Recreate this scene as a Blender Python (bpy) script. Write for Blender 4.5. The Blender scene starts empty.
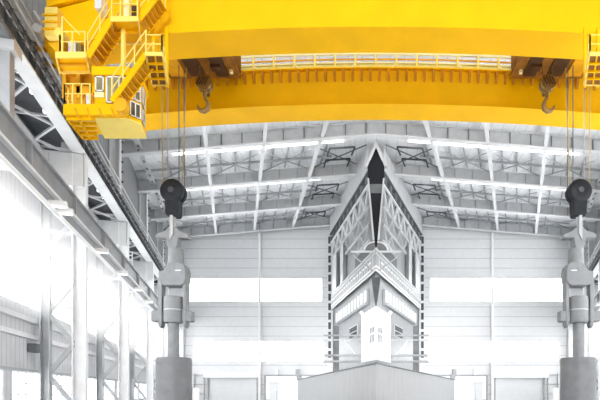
import bpy, bmesh, math, random
from mathutils import Vector, Matrix
random.seed(7)
S = bpy.context.scene
COL = S.collection
EYE = 1.6
def e(z): return z + EYE                      # height above eye level -> world z
def P(px, py, Y):                             # a point seen at px,py at depth Y
    return Vector(((px - 376) / 500 * Y, Y, EYE + (393 - py) / 500 * Y))

# ------------------------------------------------------------------ materials
def mat(name, rgb, rough=0.6, metal=0.0, noise=0.08, scale=1.5, bump=0.0, spec=0.3, stripes=None):
    m = bpy.data.materials.new(name); m.use_nodes = True
    nt = m.node_tree; b = nt.nodes['Principled BSDF']
    b.inputs['Roughness'].default_value = rough
    b.inputs['Metallic'].default_value = metal
    b.inputs['Specular IOR Level'].default_value = spec
    geo = nt.nodes.new('ShaderNodeNewGeometry')
    n = nt.nodes.new('ShaderNodeTexNoise'); n.inputs['Scale'].default_value = scale
    n.inputs['Detail'].default_value = 5
    nt.links.new(geo.outputs['Position'], n.inputs['Vector'])
    r = nt.nodes.new('ShaderNodeValToRGB')
    lo = [max(0, c * (1 - noise)) for c in rgb]; hi = [min(1, c * (1 + noise)) for c in rgb]
    r.color_ramp.elements[0].position = 0.3; r.color_ramp.elements[0].color = (*lo, 1)
    r.color_ramp.elements[1].position = 0.7; r.color_ramp.elements[1].color = (*hi, 1)
    nt.links.new(n.outputs['Fac'], r.inputs['Fac'])
    out = r.outputs['Color']
    if stripes:                               # panel joints: (direction, period, width, darkness)
        d, per, wd, dark = stripes
        dot = nt.nodes.new('ShaderNodeVectorMath'); dot.operation = 'DOT_PRODUCT'
        dot.inputs[1].default_value = d
        nt.links.new(geo.outputs['Position'], dot.inputs[0])
        dv = nt.nodes.new('ShaderNodeMath'); dv.operation = 'DIVIDE'; dv.inputs[1].default_value = per
        fr = nt.nodes.new('ShaderNodeMath'); fr.operation = 'FRACT'
        lt = nt.nodes.new('ShaderNodeMath'); lt.operation = 'LESS_THAN'; lt.inputs[1].default_value = wd / per
        mx = nt.nodes.new('ShaderNodeMix'); mx.data_type = 'RGBA'
        nt.links.new(dot.outputs['Value'], dv.inputs[0]); nt.links.new(dv.outputs[0], fr.inputs[0])
        nt.links.new(fr.outputs[0], lt.inputs[0]); nt.links.new(lt.outputs[0], mx.inputs['Factor'])
        nt.links.new(out, mx.inputs['A']); mx.inputs['B'].default_value = (*[c * dark for c in rgb], 1)
        out = mx.outputs['Result']
    nt.links.new(out, b.inputs['Base Color'])
    if bump:
        bp = nt.nodes.new('ShaderNodeBump'); bp.inputs['Strength'].default_value = bump
        nt.links.new(n.outputs['Fac'], bp.inputs['Height']); nt.links.new(bp.outputs['Normal'], b.inputs['Normal'])
    return m
def glow(name, rgb, s):
    m = bpy.data.materials.new(name); m.use_nodes = True
    nt = m.node_tree; b = nt.nodes['Principled BSDF']
    b.inputs['Base Color'].default_value = (*rgb, 1)
    b.inputs['Emission Color'].default_value = (*rgb, 1); b.inputs['Emission Strength'].default_value = s
    b.inputs['Roughness'].default_value = 0.4
    return m

def haze_mat(dens):
    m = bpy.data.materials.new('haze'); m.use_nodes = True
    nt = m.node_tree; nt.nodes.remove(nt.nodes['Principled BSDF'])
    v = nt.nodes.new('ShaderNodeVolumeScatter'); v.inputs['Density'].default_value = dens
    v.inputs['Color'].default_value = (1, 1, 1, 1); v.inputs['Anisotropy'].default_value = 0.25
    nt.links.new(v.outputs[0], nt.nodes['Material Output'].inputs['Volume'])
    return m
UDIR = (-0.2714, 0.9625, 0)
M = dict(
 yellow=mat('crane yellow', (0.95, 0.515, 0.0), 0.5, noise=0.05, scale=0.7, spec=0.12),
 yellow_lt=mat('pale yellow paint', (0.95, 0.72, 0.15), 0.5, noise=0.06),
 cream=mat('cream rail paint', (0.86, 0.80, 0.45), 0.5, noise=0.05),
 orange=mat('orange primer', (0.74, 0.36, 0.005), 0.6, noise=0.15),
 brown=mat('shade brown steel', (0.26, 0.10, 0.008), 0.6, noise=0.35, scale=2.2),  # brown holds the trolley's underside shade and orange bounce
 darkbrown=mat('dark oily steel', (0.07, 0.03, 0.01), 0.6, noise=0.3),
 bronze=mat('bronze hook steel', (0.26, 0.16, 0.05), 0.4, metal=0.3, noise=0.3, scale=6),
 rope_y=mat('greased rope', (0.42, 0.33, 0.16), 0.6),
 white=mat('white paint', (0.86, 0.87, 0.88), 0.5, noise=0.03),
 pale=mat('pale grey steel', (0.60, 0.615, 0.63), 0.5, noise=0.06),
 palest=mat('very pale grey steel', (0.74, 0.75, 0.765), 0.5, noise=0.05),
 grey=mat('mid grey steel', (0.38, 0.395, 0.41), 0.5, noise=0.10),
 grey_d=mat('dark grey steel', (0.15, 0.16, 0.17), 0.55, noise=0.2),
 dark=mat('charcoal steel', (0.055, 0.06, 0.07), 0.5, noise=0.2),
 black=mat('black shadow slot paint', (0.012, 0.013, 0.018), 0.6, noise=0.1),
 soffit=mat('shaded walkway plate', (0.07, 0.075, 0.085), 0.7, noise=0.15),  # shade under the walkway is put into the plate colour
 hookdark=mat('hook block charcoal', (0.018, 0.020, 0.024), 0.5, noise=0.25, spec=0.15, scale=4),
 gripper=mat('gripper grey steel', (0.20, 0.21, 0.22), 0.5, noise=0.10, scale=3),
 drum=mat('grey drum steel', (0.16, 0.165, 0.175), 0.5, noise=0.12, scale=2),
 endwall=mat('back wall cladding', (0.73, 0.745, 0.76), 0.6, noise=0.03, stripes=((0, 0, 1), 1.36, 0.10, 0.72)),
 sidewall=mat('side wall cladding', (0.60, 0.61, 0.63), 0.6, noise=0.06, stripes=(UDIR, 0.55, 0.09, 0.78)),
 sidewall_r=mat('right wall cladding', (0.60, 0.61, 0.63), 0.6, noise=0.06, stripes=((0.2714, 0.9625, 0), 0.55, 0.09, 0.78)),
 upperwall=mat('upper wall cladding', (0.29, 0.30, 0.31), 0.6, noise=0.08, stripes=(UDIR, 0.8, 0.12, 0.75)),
 roof=mat('roof deck', (0.90, 0.92, 0.94), 0.6, noise=0.06, stripes=((1, 0, 0), 1.05, 0.06, 0.75)),
 girderweb=mat('roof girder paint', (0.60, 0.62, 0.64), 0.55, noise=0.08),
 floor=mat('pale concrete', (0.50, 0.50, 0.50), 0.6, noise=0.06),
 box=mat('enclosure cladding', (0.40, 0.413, 0.425), 0.6, noise=0.04, stripes=((0, 1, 0), 1.1, 0.12, 0.93)),
 glass_d=mat('dark cab glass', (0.12, 0.10, 0.05), 0.4, noise=0.3, spec=0.15),
 glass_l=mat('pale cab glass', (0.30, 0.27, 0.15), 0.4, noise=0.3, spec=0.15),
 window=glow('daylight glazing', (1.0, 1.0, 1.0), 4),
 sidelight=glow('side daylight glazing', (1.0, 1.0, 1.0), 6.2),
 skylight=glow('skylight glazing', (1.0, 1.0, 1.0), 4),
 lamp=glow('lit lamp diffuser', (1.0, 1.0, 1.0), 1.4),
 cabin=glow('added cabin glow', (1.0, 1.0, 1.0), 1.1),  # emission added to whiten the cabin
)

M['beamgrey'] = mat('service beam grey', (0.27, 0.28, 0.29), 0.5, noise=0.1)
M['rust'] = mat('burnt orange primer', (0.55, 0.22, 0.004), 0.6)
M['glare_haze'] = haze_mat(0.14)
# ------------------------------------------------------------------ builder
FR = Matrix.Identity(4); MIR = False
WL = {}                                       # world location of each built object
def wp(p):
    w = FR @ Vector(p)
    if MIR: w.x = -w.x
    return w
class MB:
    def __init__(s): s.v = []; s.f = []
    def add(s, vs, fs):
        o = len(s.v); s.v += [Vector(v) for v in vs]; s.f += [tuple(i + o for i in f) for f in fs]; return s
    def box(s, a, b):
        x0, y0, z0 = a; x1, y1, z1 = b
        return s.add([(x0,y0,z0),(x1,y0,z0),(x1,y1,z0),(x0,y1,z0),(x0,y0,z1),(x1,y0,z1),(x1,y1,z1),(x0,y1,z1)],
                     [(0,3,2,1),(4,5,6,7),(0,1,5,4),(1,2,6,5),(2,3,7,6),(3,0,4,7)])
    def bar(s, a, b, w, h, up=(0,0,1)):
        a = Vector(a); b = Vector(b); d = (b - a).normalized(); up = Vector(up)
        if abs(d.dot(up)) > 0.98: up = Vector((0,1,0)) if abs(d.y) < 0.9 else Vector((1,0,0))
        x = d.cross(up).normalized() * (w / 2); y = x.cross(d).normalized() * (h / 2)
        vs = [p + i * x + j * y for p in (a, b) for i, j in ((-1,-1),(1,-1),(1,1),(-1,1))]
        return s.add(vs, [(0,1,2,3),(7,6,5,4),(0,4,5,1),(1,5,6,2),(2,6,7,3),(3,7,4,0)])
    def ibeam(s, a, b, w, h, t=0.06, up=(0,0,1)):
        a = Vector(a); b = Vector(b); d = (b - a).normalized(); u = Vector(up)
        if abs(d.dot(u)) > 0.98: u = Vector((0,1,0))
        x = d.cross(u).normalized(); y = x.cross(d).normalized()
        s.bar(a, b, t, h - t, up); o = y * (h / 2 - t / 2)
        s.bar(a + o, b + o, w, t, up); s.bar(a - o, b - o, w, t, up); return s
    def tube(s, pts, r, n=8):
        pts = [Vector(p) for p in pts]; rings = []; x = None
        for i, p in enumerate(pts):
            d = (pts[min(i+1, len(pts)-1)] - pts[max(i-1, 0)]).normalized()
            if x is None:
                up = Vector((0,0,1)) if abs(d.z) < 0.9 else Vector((0,1,0))
                x = d.cross(up).normalized()
            else: x = (x - d * x.dot(d)).normalized()
            y = x.cross(d)
            rr = r[i] if isinstance(r, (list, tuple)) else r
            rings.append([p + rr * (math.cos(2*math.pi*k/n) * x + math.sin(2*math.pi*k/n) * y) for k in range(n)])
        vs = [q for g in rings for q in g]; fs = []
        for i in range(len(rings)-1):
            for k in range(n):
                k2 = (k+1) % n; fs.append((i*n+k, i*n+k2, (i+1)*n+k2, (i+1)*n+k))
        fs.append(tuple(range(n-1, -1, -1))); fs.append(tuple((len(rings)-1)*n + k for k in range(n)))
        return s.add(vs, fs)
    def lathe(s, c, prof, n=28, axis='z'):     # prof: [(r, h)...] closed with caps
        c = Vector(c); vs = []; fs = []
        for r, h in prof:
            for k in range(n):
                a = 2*math.pi*k/n; x, y = r*math.cos(a), r*math.sin(a)
                vs.append(c + (Vector((x, y, h)) if axis == 'z' else Vector((x, h, y)) if axis == 'y' else Vector((h, x, y))))
        for i in range(len(prof)-1):
            for k in range(n):
                k2 = (k+1) % n; fs.append((i*n+k, i*n+k2, (i+1)*n+k2, (i+1)*n+k))
        fs.append(tuple(range(n-1, -1, -1))); fs.append(tuple((len(prof)-1)*n + k for k in range(n)))
        return s.add(vs, fs)
    def prism(s, poly, off):                   # poly of 3-D points pushed along off
        off = Vector(off); poly = [Vector(p) for p in poly]; n = len(poly)
        return s.add(poly + [p + off for p in poly],
                     [tuple(range(n)), tuple(range(2*n-1, n-1, -1))] + [(k, n+k, n+(k+1)%n, (k+1)%n) for k in range(n)])
    def build(s, name, m, parent=None, smooth=False, bevel=0.0):
        w = [wp(v) for v in s.v]
        if parent is not None: base = WL[parent]
        else:
            base = Vector((sum(v.x for v in w)/len(w), sum(v.y for v in w)/len(w), min(v.z for v in w)))
        me = bpy.data.meshes.new(name)
        me.from_pydata([v - base for v in w], [], s.f); me.update()
        bm = bmesh.new(); bm.from_mesh(me); bmesh.ops.recalc_face_normals(bm, faces=bm.faces); bm.to_mesh(me); bm.free()
        if smooth:
            for p in me.polygons: p.use_smooth = True
        me.materials.append(m if not isinstance(m, str) else M[m])
        o = bpy.data.objects.new(name, me); COL.objects.link(o)
        if smooth:
            md = o.modifiers.new('edge', 'EDGE_SPLIT'); md.split_angle = math.radians(40)
        if bevel:
            md = o.modifiers.new('bevel', 'BEVEL'); md.width = bevel; md.segments = 2; md.limit_method = 'ANGLE'
        if parent is not None: o.parent = parent
        else: o.location = base
        WL[o] = base
        return o
def tag(o, label, cat, group=None, kind=None):
    o['label'] = label; o['category'] = cat
    if group: o['group'] = group
    if kind: o['kind'] = kind
    return o
def thing(name, label, cat, loc, group=None, kind=None):
    o = bpy.data.objects.new(name, None); COL.objects.link(o); o.empty_display_size = 0.3
    o.location = wp(loc); WL[o] = Vector(o.location)
    return tag(o, label, cat, group, kind)
def struct(name, mb, m, label=None, parent=None):
    o = mb.build(name, m, parent)
    if parent is None:
        o['kind'] = 'structure'
        if label: tag(o, label, 'building structure')
    return o
def ROT(origin):                               # local x = into the bay, local y = along the wall, z up
    return Matrix.Translation(origin) @ Matrix.Rotation(math.asin(0.2714), 4, 'Z')
WALL = ROT((-16.9, 28, 0)); PIER = ROT((0, 48.7, 0)); I4 = Matrix.Identity(4)
SIDES = ((False, 'left'), (True, 'right'))

# ------------------------------------------------------------------ floor, roof, back wall
fl = MB().box((-60, -30, -0.3), (60, 140, 0)); struct('floor', fl, 'floor')
def zr(x): return e(25.15) - 0.08 * abs(x)     # roof deck underside
mb = MB()
for sx in (-1, 1):
    mb.prism([(0, 30, zr(0)), (0, 71, zr(0)), (sx*32, 71, zr(32)), (sx*32, 30, zr(32))], (0, 0, 0.25))
    mb.prism([(0, -30, zr(0)), (0, 30, zr(0)), (sx*32, 30, zr(32)), (sx*32, -30, zr(32))], (0, 0, 0.25))
struct('ceiling', mb, 'roof')

def holes(x0, x1, z0, z1, hs, y0, y1):
    xs = sorted({x0, x1, *[h[0] for h in hs], *[h[1] for h in hs]}); zs = sorted({z0, z1, *[h[2] for h in hs], *[h[3] for h in hs]})
    m = MB()
    for zz0, zz1 in zip(zs, zs[1:]):
        run = None
        for a, b in zip(xs, xs[1:]):
            solid = not any(h[0] < (a+b)/2 < h[1] and h[2] < (zz0+zz1)/2 < h[3] for h in hs)
            if solid: run = (run[0], b) if run else (a, b)
            if (not solid or b == xs[-1]) and run: m.box((run[0], y0, zz0), (run[1], y1, zz1)); run = None
    return m
k = 0.14
WU = (-26.4, -7.5, e(91*k), e(115*k)); WD = (-25.6, -7.1, e(31*k), e(52*k))
DO = (-15.5, -7.0, 0, e(17*k)); DR = (-23.4, -16.7, 0, e(15.5*k))
hs = []
for h in (WU, WD, DO, DR): hs += [h, (-h[1], -h[0], h[2], h[3])]
struct('wall_back', holes(-33, 33, 0, e(24.9), hs, 70, 70.4), 'endwall')
n = 0
for MIR, side in SIDES:
    for h in (WU, WD):
        n += 1
        w = struct(f'window_{n}', MB().box((h[0], 70.15, h[2]), (h[1], 70.25, h[3])), 'window')
        fr = MB()
        for z in (h[2], h[3]): fr.box((h[0]-.1, 69.95, z-.1), (h[1]+.1, 70.1, z+.1))
        for x in (h[0], h[1]): fr.box((x-.1, 69.95, h[2]), (x+.1, 70.1, h[3]))
        struct('window_frame', fr, 'palest', parent=w)
        ml = MB()
        for q in range(1, 6): x = h[0] + (h[1]-h[0])*q/6; ml.box((x-.03, 70.08, h[2]), (x+.03, 70.14, h[3]))
        ml.box((h[0], 70.08, h[2]+.9), (h[1], 70.14, h[2]+.96))
        struct('mullion', ml, 'white', parent=w)
    # roller door with lintel box
    d = struct(f'door_{1 if not MIR else 3}', MB().box((DR[0], 70.1, 0), (DR[1], 70.2, DR[3])), mat('roller curtain', (0.72,0.735,0.75), 0.55, noise=.03, stripes=((0,0,1), 0.3, 0.05, 0.92)) if not MIR else bpy.data.materials['roller curtain'])
    struct('roller_box', MB().box((DR[0]-.6, 69.5, DR[3]-.05), (DR[1]+.3, 70.0, DR[3]+.75)), 'white', parent=d)
    g = MB()
    for x in (DR[0]-.12, DR[1]+.12): g.box((x-.12, 69.8, 0), (x+.12, 70, DR[3]))
    struct('guide_rail', g, 'grey', parent=d)
    # open doorway frame
    f = MB()
    for x in (DO[0], DO[1]): f.box((x-.12, 69.9, 0), (x+.12, 70.0, DO[3]))
    f.box((DO[0]-.1, 69.9, DO[3]-.05), (DO[1]+.1, 70.0, DO[3]+.14))
    struct(f'door_{2 if not MIR else 4}', f, 'grey')
    # wall posts and girts
    t = MB().ibeam((-16.2, 69.7, 0), (-16.2, 69.7, e(22.3)), .3, .5, .05).build('wall_post', 'white')
    tag(t, f'tall white post up the middle of the back wall on the {side} side', 'post', 'back wall posts')
    t = MB().ibeam((-26.9, 69.7, 0), (-26.9, 69.7, e(21.5)), .3, .5, .05).build('wall_post', 'palest')
    tag(t, f'pale corner post at the {side} outer end of the back wall windows', 'post', 'back wall posts')
    g = MB()
    for q in range(4): g.box((-25.4, 69.75, 0.3+q*1.25), (-24.0, 69.9, 0.38+q*1.25))
    for x in (-25.4, -24.05): g.box((x, 69.75, 0), (x+.08, 69.9, 4.3))
    tag(g.build('rung_frame', 'grey'), f'grey rung frame on the back wall beside the {side} roller door', 'rung frame')
    for x, w, nm, lb in ((-14.0, .35, 'white', 'short white bracket above the {} open doorway, nearer the post'), (-11.2, .5, 'grey', 'short grey bracket above the {} open doorway, nearer the enclosure')):
        tag(MB().box((x, 69.6, DO[3]+.14), (x+w, 70.0, DO[3]+.95)).build('bracket', nm), lb.format(side), 'bracket')
    # outside the doorway
    b = thing('outdoor_building', f'pale grey block seen outside through the {side} open doorway', 'building', (-18, 90, 0))
    MB().box((-19.2, 90, 0), (-18.0, 93, 3.4)).build('wall', 'palest', b)
    MB().box((-18.0, 91, 0), (-12, 94, 2.0)).build('wall', 'white', b)
    MB().box((-19.3, 89.9, 3.4), (-17.9, 93.1, 3.55)).build('roof', 'pale', b)
    # bollard next to drum
    t = thing('bollard', f'white round-topped bollard beside the big grey drum on the {side}', 'bollard', (-9.65, 26.6, 0))
    MB().lathe((-9.62, 26.6, 0), [(.21, 0), (.21, 1.78), (.19, 1.86), (.1, 1.9)], 20).build('post', 'white', t, smooth=True)
    MB().lathe((-9.62, 26.6, 0), [(.22, 0), (.22, .05)], 20).build('base', 'palest', t)
MIR = False

# ------------------------------------------------------------------ roof girders, beams, skylights
def zb(x): return e(23.75) - 0.08 * abs(x)     # girder bottom
GY = (38, 46, 54, 62, 69.3); GN = ('nearest roof girder, mostly hidden above the yellow crane', 'roof girder, the first one clear of the crane', 'roof girder second clear of the crane, over the middle of the hall', 'roof girder third clear of the crane, next to the back wall one', 'roof girder lying along the top of the back wall')
GYL = []
for gy, lb in zip(GY, GN):
    h = 1.15
    t = thing('roof_girder', 'grey ' + lb, 'roof girder', (0, gy, zb(0)), 'roof girders across the hall')
    for sx in (-1, 1):
        X1 = 29 if gy < 65 else 30
        MB().prism([(0, gy-.05, zb(0)), (sx*X1, gy-.05, zb(X1)), (sx*X1, gy-.05, zb(X1)+h), (0, gy-.05, zb(0)+h)], (0, .1, 0)).build('web', 'girderweb', t)
        MB().bar((0, gy, zb(0)), (sx*X1, gy, zb(X1)), .55, .12).build('bottom_flange', 'palest', t)
        MB().bar((0, gy, zb(0)+h), (sx*X1, gy, zb(X1)+h), .4, .08).build('top_flange', 'pale', t)
        q = .9
        while q < X1: MB().box((sx*q-.03, gy-.2, zb(q)+.06), (sx*q+.03, gy-.05, zb(q)+h-.03)).build('stiffener', 'grey_d' if gy < 50 else 'grey', t); q += 1.9
for MIR, side in SIDES:
    # long beams running with the bays, seen converging on the back wall
    names = ('nearest the middle ridge', 'in the middle of the roof slope', 'outermost, over the hooks')
    for q, x0 in enumerate((-5.0, -10.3, -15.6)):
        y0, y1 = 38.2, 69
        xa = x0; xb = x0 - .282*(y1-46); xs = x0 - .282*(y0-46)
        z0, z1 = zb(xs)+.25, zb(xb)+.25
        o = MB().ibeam((xs, y0, z0), (xb, y1, z1), .32, .45, .06).build('roof_beam', 'palest')
        tag(o, f'pale lengthwise roof beam on the {side} slope, {names[q]}', 'roof beam', 'lengthwise roof beams')
    # skylights behind the girders
    for q, (ya, yb, xA, xB) in enumerate(((48.3, 49.4, -3.2, -20), (56.6, 57.6, -6.4, -22), (64.6, 65.3, -8.5, -23))):
        pts = [(xA, ya, zr(xA)-.06), (xB, ya, zr(xB)-.06), (xB, yb, zr(xB)-.06), (xA, yb, zr(xA)-.06)]
        t = thing('skylight', f'long bright skylight strip in the {side} roof slope, ' + ('first and brightest beyond the crane', 'second beyond the crane', 'last before the back wall')[q], 'skylight', (xA, ya, zr(xA)-.06), 'roof skylight strips')
        MB().prism(pts, (0, 0, .05)).build('glazing', 'skylight' , t)
        fm = MB()
        for a, b in ((0,1),(2,3)): fm.bar(Vector(pts[a])-Vector((0,0,.05)), Vector(pts[b])-Vector((0,0,.05)), .12, .12)
        fm.build('frame', 'pale', t)
    # light roof panels between beams, with short joists
    for gi, (ya, yb) in enumerate(((49.6, 53.6), (57.8, 61.6), (65.4, 69))):
        w = ('first', 'second', 'third')[gi]
        jb = 0
        for x0 in (-5.0, -10.3, -15.6, -20.9):
            for f in (.22, .5, .78):
                xx = x0 + 5.3*f - .282*((ya+yb)/2-46)
                if xx > -3.2 - .282*(yb-46): continue
                if xx < -24: continue
                jb += 1
                o = MB().ibeam((xx+.282*(yb-ya)/2, ya, zr(xx)-.16), (xx-.282*(yb-ya)/2, yb, zr(xx)-.16), .14, .26, .04).build('roof_joist', 'grey')
                tag(o, f'short grey roof joist in the {w} bay beyond the crane, {side} slope', 'roof joist', f'roof joists, {w} bay {side} slope')
        ym = (ya+yb)/2
        br = 0
        for x0 in (0.4, -5.0, -10.3, -15.6):
            a = x0 - .282*(ya-46) - .3; b = x0 - 5.3 - .282*(yb-46) + .3
            if a > -1.0 and gi > 0: pass
            for (xa, yA), (xb, yB) in (((a, ya), (b, yb)), ((a-4.7, ya), (b+4.7, yb))):
                if xa > -.3 - .282*max(0, yA-48.7) - .4: xa = -.7 - .282*max(0, yA-48.7)
                if xb > -.3 - .282*max(0, yB-48.7) - .4: xb = -.7 - .282*max(0, yB-48.7)
                o = MB().bar((xa, yA, zr(xa)-.45), (xb, yB, zr(xb)-.45), .09, .09).build('roof_brace', 'grey_d' if x0 > 0 else 'grey')
                tag(o, f'thin diagonal roof brace rod in the {w} bay beyond the crane, {side} slope', 'roof brace', f'roof brace rods, {w} bay {side} slope')
                br += 1
        # mid-bay purlin across the slope
        xa, xb = -3 - .282*(ym-46), -26
        o = MB().bar((xa, ym, zr(xa)-.32), (xb, ym, zr(xb)-.32), .14, .22).build('roof_purlin', 'grey')
        tag(o, f'slim grey purlin across the {w} roof bay beyond the crane, {side} slope', 'roof purlin')
    # dark frames hung near the ridge
    for gi, (yc, xc) in enumerate(((49.6, -3.0), (52.0, -3.6), (58, -5.2), (60.6, -6.0), (66.3, -7.6))):
        f = MB(); z = zr(xc) - .55
        f.bar((xc+.9, yc, z+.05), (xc-1.6, yc, z-.1), .14, .14); f.bar((xc-1.6, yc, z-.1), (xc-2.0, yc+1.6, z-.1), .14, .14)
        f.bar((xc+.9, yc, z), (xc+.5, yc+1.6, z), .14, .14)
        tag(f.build('hanger_frame', 'dark'), f'dark angled hanger frame under the {side} roof beside the pier, ' + ('closest to the crane', 'second from the crane', 'third from the crane', 'fourth from the crane', 'closest to the back wall')[gi], 'hanger frame')
MIR = False

# ------------------------------------------------------------------ side walls, columns and crane runways
def lattice(t, n0, n1, d0, d1, z, mname, step=2.5):
    q = n0; flip = 0
    while q < n1:
        a, b = (d0, d1) if flip % 2 == 0 else (d1, d0)
        MB().bar((a, q, z), (b, min(q+step, n1), z), .12, .12).build('lattice_bar', mname, t)
        q += step; flip += 1
ORD = ('first', 'second', 'third', 'fourth', 'fifth')
for MIR, side in SIDES:
    FR = WALL
    s0 = -14 if not MIR else 20
    s1 = 43.5
    # lower outer wall with glazing band and lower windows
    zg0, zg1 = e(5.0), e(9.9)
    s0w, s0 = s0, -14
    m = MB()
    m.box((-3.1, s0, e(1.2)), (-2.8, s1, zg0)); m.box((-3.1, s0, zg1), (-2.8, s1, e(15.2)))
    m.box((-3.1, s0, 0), (-2.8, s1, .9))
    q = s0; bay = 6.2
    xs = []
    while q < s1:
        m.box((-3.1, q, .9), (-2.8, q+1.1, e(1.2))); xs.append((q+1.1, min(q+bay, s1))); q += bay
    struct(f'wall_{side}', m, 'sidewall' if not MIR else 'sidewall_r')
    wn = 5 if not MIR else 20
    w = struct(f'window_{wn}', MB().box((-3.0, s0, zg0), (-2.95, s1, zg1)), 'sidelight')
    fm = MB(); q = s0
    while q < s1: fm.box((-2.94, q-.04, zg0), (-2.88, q+.04, zg1)); q += 1.6
    fm.box((-2.94, s0, (zg0+zg1)/2-.04), (-2.88, s1, (zg0+zg1)/2+.04))
    struct('mullion', fm, 'white', parent=w)
    for a, b in xs:
        wn += 1
        w = struct(f'window_{wn}', MB().box((-3.0, a, .9), (-2.95, b, e(1.2))), 'window')
        fm = MB(); nn = 5
        for q in range(nn+1): y = a + (b-a)*q/nn; fm.box((-2.94, y-.05, .9), (-2.86, y+.05, e(1.2)))
        for z in (.92, 1.5, 2.15, e(1.2)-.02): fm.box((-2.93, a, z-.04), (-2.87, b, z+.04))
        struct('window_frame', fm, 'pale', parent=w)
    s0 = s0w
    for z, nm, lb in ((e(4.2), 'palest', 'upper'), (e(3.24), 'palest', 'lower')):
        o = MB().box((-2.8, s0, z-.13), (-2.55, s1, z+.13)).build('wall_girt', nm)
        tag(o, f'pale {lb} girt rail along the {side} wall below the glazing', 'girt rail')
    o = MB().box((-2.8, s0, e(1.2)), (-2.6, s1, e(1.2)+.16)).build('wall_girt', 'grey')
    tag(o, f'grey lintel rail above the low windows of the {side} wall', 'girt rail')
    # ledge roof and upper wall
    struct('trim_%d' % (1 if not MIR else 2), MB().box((-3.1, s0, e(15.2)), (-1.4, s1, e(15.4))), 'grey_d')
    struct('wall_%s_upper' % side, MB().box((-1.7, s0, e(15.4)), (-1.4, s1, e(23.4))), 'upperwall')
    # laced columns
    cols = [(2.4, 0), (14.8, 1), (28.2, 2), (41.0, 3)]
    for s, ci in cols:
        if s < s0: continue
        t = thing('laced_column', f'tall laced steel column, {ORD[ci]} from the camera along the {side} wall', 'column', (-.35, s, 0), 'laced columns of the side walls')
        inn = MB(); inn.box((-.72, s-.28, 0), (-.66, s+.28, e(14.35))); inn.box((-.04, s-.28, 0), (.02, s+.28, e(14.35))); inn.box((-.66, s-.05, 0), (-.04, s+.05, e(14.35)))
        inn.build('inner_leg', 'palest', t)
        MB().ibeam((-2.15, s, 0), (-2.15, s, e(14.2)), .5, .5, .06, up=(1,0,0)).build('outer_leg', 'grey', t)
        z = .9; fl = 0
        while z < e(12):
            a, b = ((-2.0, z), (-.7, z+1.75)) if fl else ((-.7, z), (-2.0, z+1.75))
            MB().bar((a[0], s, a[1]), (b[0], s, b[1]), .26, .26).build('brace', 'grey', t)
            z += 1.85; fl = 1 - fl
        for z in (e(5.1), e(9.6)):
            MB().bar((-2.0, s, z), (-.7, s, z), .18, .18).build('strut', 'pale', t)
        MB().box((-2.3, s-.25, e(12.4)), (-.1, s+.25, e(14.35))).build('cross_beam', 'pale', t)
        us = MB(); us.box((-1.38, s-.38, e(15.4)), (-1.3, s+.38, e(23))); us.box((-.68, s-.38, e(15.4)), (-.6, s+.38, e(23))); us.box((-1.3, s-.06, e(15.4)), (-.68, s+.06, e(23)))
        us.build('upper_shaft', 'palest', t)
        for z in range(8):
            MB().bar((-.6, s+.34, e(16.2)+z*.85), (-.45, s+.34, e(16.2)+z*.85), .14, .14).build('step_iron', 'grey_d', t)
        b = MB(); b.prism([(-.6, s-.2, e(14.4)), (-1.3, s-.2, e(14.4)), (-1.3, s-.2, e(16.2))], (0, .4, 0)); b.build('gusset', 'pale', t)
    if not MIR:
        t = thing('short_post', 'grey short post at the far left edge holding up the runway girder', 'post', (-.35, -7.7, e(9.6)))
        p = MB(); p.box((-.62, -7.95, e(9.2)), (-.14, -7.45, e(14.28))); p.build('shaft', 'grey', t, bevel=.02)
        MB().box((-.8, -8.1, e(13.9)), (.06, -7.3, e(14.29))).build('cap', 'pale', t)
    # main runway girder
    t = thing('runway_girder', f'grey crane runway girder carried on the column heads of the {side} wall', 'runway girder', (-.35, s0, e(14.4)))
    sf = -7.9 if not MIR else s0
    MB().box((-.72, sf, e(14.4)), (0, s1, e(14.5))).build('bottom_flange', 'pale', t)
    MB().box((-.42, s0, e(14.5)), (-.30, s1, e(15.5))).build('web', 'grey_d', t)
    MB().box((-.75, s0, e(15.5)), (.02, s1, e(15.6))).build('top_flange', 'grey', t)
    MB().box((-.40, s0, e(15.6)), (-.32, s1, e(15.75))).build('rail', 'pale', t)
    q = s0 + 1
    while q < s1: MB().box((-.3, q-.03, e(14.5)), (-.03, q+.03, e(15.5))).build('stiffener', 'grey_d', t); q += 1.25
    if not MIR: MB().box((-.72, s0, e(14.3)), (0, sf, e(14.5))).build('shaded_near_flange', 'grey_d', t)  # dark grey puts the shade on this near stretch into its paint
    # walkway plate, surge truss
    MB().box((-2.5, s0, e(14.95)), (-.75, s1, e(15.05))).build('walkway_plate', 'soffit', t)
    MB().box((-2.62, s0, e(14.2)), (-2.3, s1, e(14.5))).build('outer_chord', 'pale', t)
    lattice(t, s0, s1, -2.3, -.75, e(14.5), 'pale', 1.9)
    q = s0 + 1
    while q < min(s1, 30):
        MB().bar((-2.4, q, e(14.55)), (-.7, q, e(14.55)), .1, .1).build('lattice_post', 'pale', t); q += 3.8
    # conductor bars with insulators along the inner web
    for q2, (d, z, r, nm, lb) in enumerate(((.12, 14.85, .035, 'grey', 'lowest'), (.2, 15.15, .035, 'dark', 'middle'), (.28, 15.5, .05, 'pale', 'highest'))):
        c = thing('conductor_bar', f'{nm} conductor bar along the {side} runway girder, {lb} of the three', 'conductor bar', (d, s0, e(z)), 'runway conductor bars')
        MB().tube([(d, s0, e(z)), (d, s1, e(z))], r).build('bar', nm, c)
        q = s0 + .5
        if q2 < 2:
            while q < s1: MB().box((d-.08, q-.08, e(z)-.06), (d+.05, q+.08, e(z)+.06)).build('insulator', 'grey_d', c); q += .62
        else:
            while q < s1: MB().bar((d, q, e(z)), (.03, q, e(z)), .06, .06).build('hanger', 'grey', c); q += 1.8
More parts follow.
